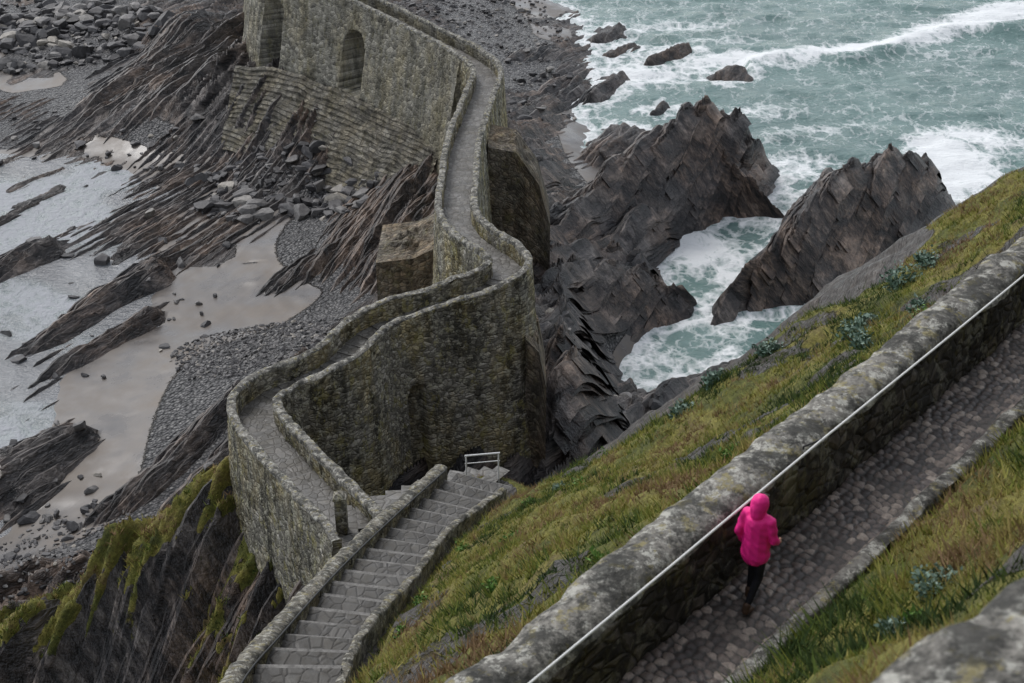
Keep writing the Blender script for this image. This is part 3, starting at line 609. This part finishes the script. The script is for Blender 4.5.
def shrub(name,x,y,r,mat,h=.7,n=260,ls=.09,seed=1):
    g=np.random.default_rng(seed);z0=float(TI([x],[y])[0])
    cl=g.normal(0,1,(9,3));cl/=np.linalg.norm(cl,axis=1)[:,None];cl[:,2]=np.abs(cl[:,2]);cl*=r*.6*np.array([1,1,h])
    V=[];R=[]
    for i in range(n):
        c=cl[g.integers(9)]+g.normal(0,r*.24,3)
        c[2]=max(c[2],-.05);a=g.uniform(0,6.28);e=g.uniform(-.2,1.2);d=np.array([math.cos(a)*math.cos(e),math.sin(a)*math.cos(e),math.sin(e)])
        s=np.cross(d,g.normal(0,1,3));s/=np.linalg.norm(s);L=ls*g.uniform(.6,1.4)
        b=np.array([x,y,z0])+c
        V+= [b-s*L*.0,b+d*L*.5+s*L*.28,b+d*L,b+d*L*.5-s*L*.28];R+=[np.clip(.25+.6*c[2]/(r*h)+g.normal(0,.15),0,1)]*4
    for k in range(5):
        a=g.uniform(0,6.28);b=np.array([x,y,z0-.1]);e=b+np.array([math.cos(a)*r*.5,math.sin(a)*r*.5,r*h*.7]);V+=[b+[.01,0,0],b-[.01,0,0],e-[.004,0,0],e+[.004,0,0]];R+=[0]*4
    mkmesh(name,V,np.arange(len(V)).reshape(-1,4),mat,smooth=False,attrs={'rnd':R})
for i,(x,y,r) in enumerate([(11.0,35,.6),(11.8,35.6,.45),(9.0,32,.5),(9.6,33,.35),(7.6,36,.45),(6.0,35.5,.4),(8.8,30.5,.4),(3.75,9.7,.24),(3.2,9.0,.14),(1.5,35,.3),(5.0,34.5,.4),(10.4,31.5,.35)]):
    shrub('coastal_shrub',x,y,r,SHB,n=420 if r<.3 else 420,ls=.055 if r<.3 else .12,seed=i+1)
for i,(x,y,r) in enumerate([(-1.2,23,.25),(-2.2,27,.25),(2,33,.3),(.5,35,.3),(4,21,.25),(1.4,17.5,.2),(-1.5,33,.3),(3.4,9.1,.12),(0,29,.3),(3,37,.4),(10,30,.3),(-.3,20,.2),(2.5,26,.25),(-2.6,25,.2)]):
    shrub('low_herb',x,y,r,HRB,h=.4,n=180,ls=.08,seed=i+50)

# ---------------------------------------------------------------- boulders
def boulders(name,specs,seed):
    import bmesh
    g=np.random.default_rng(seed);protos=[]
    for k in range(6):
        bm=bmesh.new();bmesh.ops.create_icosphere(bm,subdivisions=2,radius=1)
        V=np.array([v.co[:] for v in bm.verts]);F=np.array([[v.index for v in f.verts] for f in bm.faces]);bm.free()
        for c in range(9):
            nn=g.normal(0,1,3);nn/=np.linalg.norm(nn);dd=V@nn;cut=g.uniform(.35,.7);V=V-np.clip(dd-cut,0,None)[:,None]*nn
        protos.append((V*1.25+g.normal(0,.03,V.shape),F))
    AV=[];AF=[];AR=[];k=0
    for (cx,cy,rx,ry,n,s0,s1,minz) in specs:
        for i in range(n):
            a=g.uniform(0,6.283);r=math.sqrt(g.uniform(0,1));x=cx+rx*r*math.cos(a);y=cy+ry*r*math.sin(a)
            s=s0*(s1/s0)**(g.uniform(0,1)**1.8);zz=float(TI([x],[y])[0])
            if zz<minz: continue
            V,F=protos[g.integers(6)];th=g.uniform(0,6.283);R=np.array([[math.cos(th),-math.sin(th),0],[math.sin(th),math.cos(th),0],[0,0,1]])
            sc=np.array([1,g.uniform(.5,1),g.uniform(.35,.75)])*s
            AV.append((V*sc)@R.T+[x,y,zz+s*.15]);AF.append(F+k);AR.append(np.full(len(V),g.uniform()));k+=len(V)
    mkmesh(name,np.vstack(AV),np.vstack(AF),BLD,smooth=False,attrs={'rnd':np.concatenate(AR)})
boulders('beach_boulders',[(-52,152,14,10,520,.35,1.5,0),(-60,162,14,14,300,.4,1.8,0),(-19,109,8,4,170,.25,1.2,.1),(-30,118,8,6,60,.2,.8,0),(-13,106,3,3,70,.3,1.3,.4),(-22,114,6,3,60,.3,1.2,.1),
 (-31,86,12,22,70,.2,.9,-.3),(-48,120,14,12,60,.2,.7,-.1),(-30,64,6,8,70,.2,.6,-.1),(-11,168,14,20,300,.25,.7,0),(6,76,4,8,80,.2,.8,-.5),(5,95,3,6,20,.3,.9,0),(0,135,7,14,100,.25,.8,0),(-15,57,5,4,30,.2,.6,0)],5)
boulders('shingle',[(-17,83.5,6.5,4.5,1700,.08,.24,.15),(-25,60,7,6,1100,.08,.24,.1),(-20,118,9,5,300,.1,.25,.3),(-5,160,12,20,600,.15,.35,.2)],6)

# ---------------------------------------------------------------- person
def person(loc,head):
    E=empty('walking_person',loc);E.rotation_euler=(0,0,head);E.scale=(.87,.87,.87)
    PK=plain('pink_raincoat',(.85,.02,.25),.55,.35,.15,9);TR=plain('dark_trousers',(.012,.012,.015),.8,.2,.3,30);SK=plain('skin',(.42,.24,.17),.6,.3,.05);SHO=plain('brown_boots',(.07,.04,.025),.6,.3,.2);HAIR=plain('dark_hair',(.02,.012,.01),.6,.4,.3,40)
    import bmesh
    def cap(bm,a,b,ra,rb,sx=1,n=9):
        a=Vector(a);b=Vector(b)
        for k in range(n):
            f=k/(n-1);c=a.lerp(b,f);r=ra*(1-f)+rb*f
            s=bmesh.ops.create_icosphere(bm,subdivisions=2,radius=r)
            for v in s['verts']: v.co.x*=sx;v.co+=c
    def part(name,caps,mat,vox=.012,sm=4):
        bm=bmesh.new()
        for c in caps: cap(bm,*c)
        me=D.meshes.new(name);bm.to_mesh(me);bm.free();ob=D.objects.new(name,me);COL.objects.link(ob)
        md=ob.modifiers.new('r','REMESH');md.mode='VOXEL';md.voxel_size=vox;md.use_smooth_shade=True
        md=ob.modifiers.new('s','SMOOTH');md.iterations=sm
        me.materials.append(mat)
        dg=bpy.context.evaluated_depsgraph_get();me2=D.meshes.new_from_object(ob.evaluated_get(dg));ob.modifiers.clear();ob.data=me2
        if not me2.materials: me2.materials.append(mat)
        ob.parent=E;return ob
    # y forward, x right; left leg forward, right leg trailing
    part('trousers',[((.0,0,.90),(0,0,.98),.125,.125,1.15),((-.08,0,.86),(-.085,.13,.49),.088,.06),((-.085,.13,.49),(-.08,.11,.12),.06,.044),
        ((.08,0,.86),(.085,-.01,.47),.088,.06),((.085,-.01,.47),(.08,-.20,.15),.06,.044)],TR,.012,5)
    part('boots',[((-.08,.09,.055),(-.085,.25,.035),.05,.036),((-.08,.09,.14),(-.08,.095,.05),.05,.05),((.08,-.21,.15),(.08,-.23,.08),.05,.048),((.08,-.23,.07),(.085,-.09,.03),.046,.036)],SHO,.01,3)
    jk=part('raincoat',[((0,0,.80),(0,0,1.0),.168,.155,1.12),((0,0,1.0),(0,-.01,1.26),.148,.145,1.15),((-.115,0,1.33),(.115,0,1.33),.078,.078),((0,0,1.34),(0,.01,1.44),.09,.075),
        ((-.165,0,1.33),(-.215,-.07,1.07),.068,.056),((-.215,-.07,1.07),(-.205,.06,.84),.056,.044),
        ((.165,0,1.33),(.215,.03,1.07),.068,.056),((.215,.03,1.07),(.17,.19,.93),.056,.044),
        ((0,-.025,1.48),(0,-.01,1.555),.108,.112),((0,-.05,1.42),(0,-.04,1.5),.09,.10)],PK,.010,3)
    # cloth folds
    for v in jk.data.vertices:
        c=v.co;k=math.sin(c.z*34+6*math.sin(c.x*11)+3*c.y)*.5+math.sin(c.z*61+c.x*40)*.3
        v.co=c+v.normal*(.008*k*(1 if c.z<1.38 else .5))
    part('face',[((0,.055,1.49),(0,.05,1.555),.068,.076),((0,.12,1.535),(0,.14,1.515),.011,.015)],SK,.006,2)
    for x in(-.03,.03):
        part('eye',[((x,.122,1.56),(x,.122,1.561),.010,.010,1,2)],HAIR,.003,0)
    part('mouth',[((-.02,.118,1.475),(.02,.118,1.475),.006,.006)],plain('lips',(.3,.1,.08)),.003,0)
    part('fringe',[((-.04,.11,1.60),(.04,.11,1.60),.016,.016)],HAIR,.005,1)
    def hand(base,d,sx):
        d=Vector(d).normalized();b=Vector(base);side=d.cross(Vector((sx,0,0))).normalized()
        caps=[(b,b+d*.075,.024,.030)]
        for k,L in enumerate((.066,.076,.070,.054)):
            s=b+d*.075+side*((k-1.5)*.019);mid=s+d*L*.55;tip=mid+d*L*.35+Vector((-sx*.018,0,0))
            caps+=[(s,mid,.0095,.009),(mid,tip,.009,.0075)]
        caps+=[(b+d*.02-side*.02,b+d*.06-side*.05,.011,.009)]
        part('hand',caps,SK,.005,1)
    hand((-.205,.07,.82),(.02,.12,-1),-1);hand((.165,.21,.915),(-.1,.8,-.35),1)
    return E
fp=pl(2.36,.38)
person((fp[0],fp[1],40.0),math.atan2(PD[1],PD[0])-math.pi/2)

# ---------------------------------------------------------------- light, camera
w=D.worlds.new('World');S.world=w;w.use_nodes=True;nt=w.node_tree;bg=nt.nodes['Background']
sky=nt.nodes.new('ShaderNodeTexSky');sky.sky_type='NISHITA';sky.sun_disc=False
el,az=math.radians(48),math.radians(-35)   # azimuth from +Y toward +X
sky.sun_elevation=el;sky.sun_rotation=az
hs=nt.nodes.new('ShaderNodeHueSaturation');hs.inputs['Saturation'].default_value=.3;hs.inputs['Value'].default_value=1.4
nt.links.new(sky.outputs[0],hs.inputs['Color']);nt.links.new(hs.outputs[0],bg.inputs['Color']);bg.inputs['Strength'].default_value=.15
sd=D.lights.new('sun','SUN');sd.energy=1.35;sd.angle=math.radians(25);sd.color=(1,.97,.94)
so=D.objects.new('sun',sd);COL.objects.link(so)
dirv=Vector((math.sin(az)*math.cos(el),math.cos(az)*math.cos(el),math.sin(el)))
so.rotation_euler=dirv.to_track_quat('Z','Y').to_euler();so.location=(0,50,120)
cd=D.cameras.new('camera');co=D.objects.new('camera',cd);COL.objects.link(co);S.camera=co
co.location=(0,0,50);co.rotation_euler=(math.radians(60),0,0);cd.sensor_width=36;cd.lens=36*1407/1024;cd.clip_end=8000;cd.clip_start=.1
cd.dof.use_dof=True;cd.dof.focus_distance=60;cd.dof.aperture_fstop=2.8
S.view_settings.view_transform='Standard';S.view_settings.look='None';S.view_settings.exposure=0
print('verts',sum(len(m.vertices) for m in D.meshes))
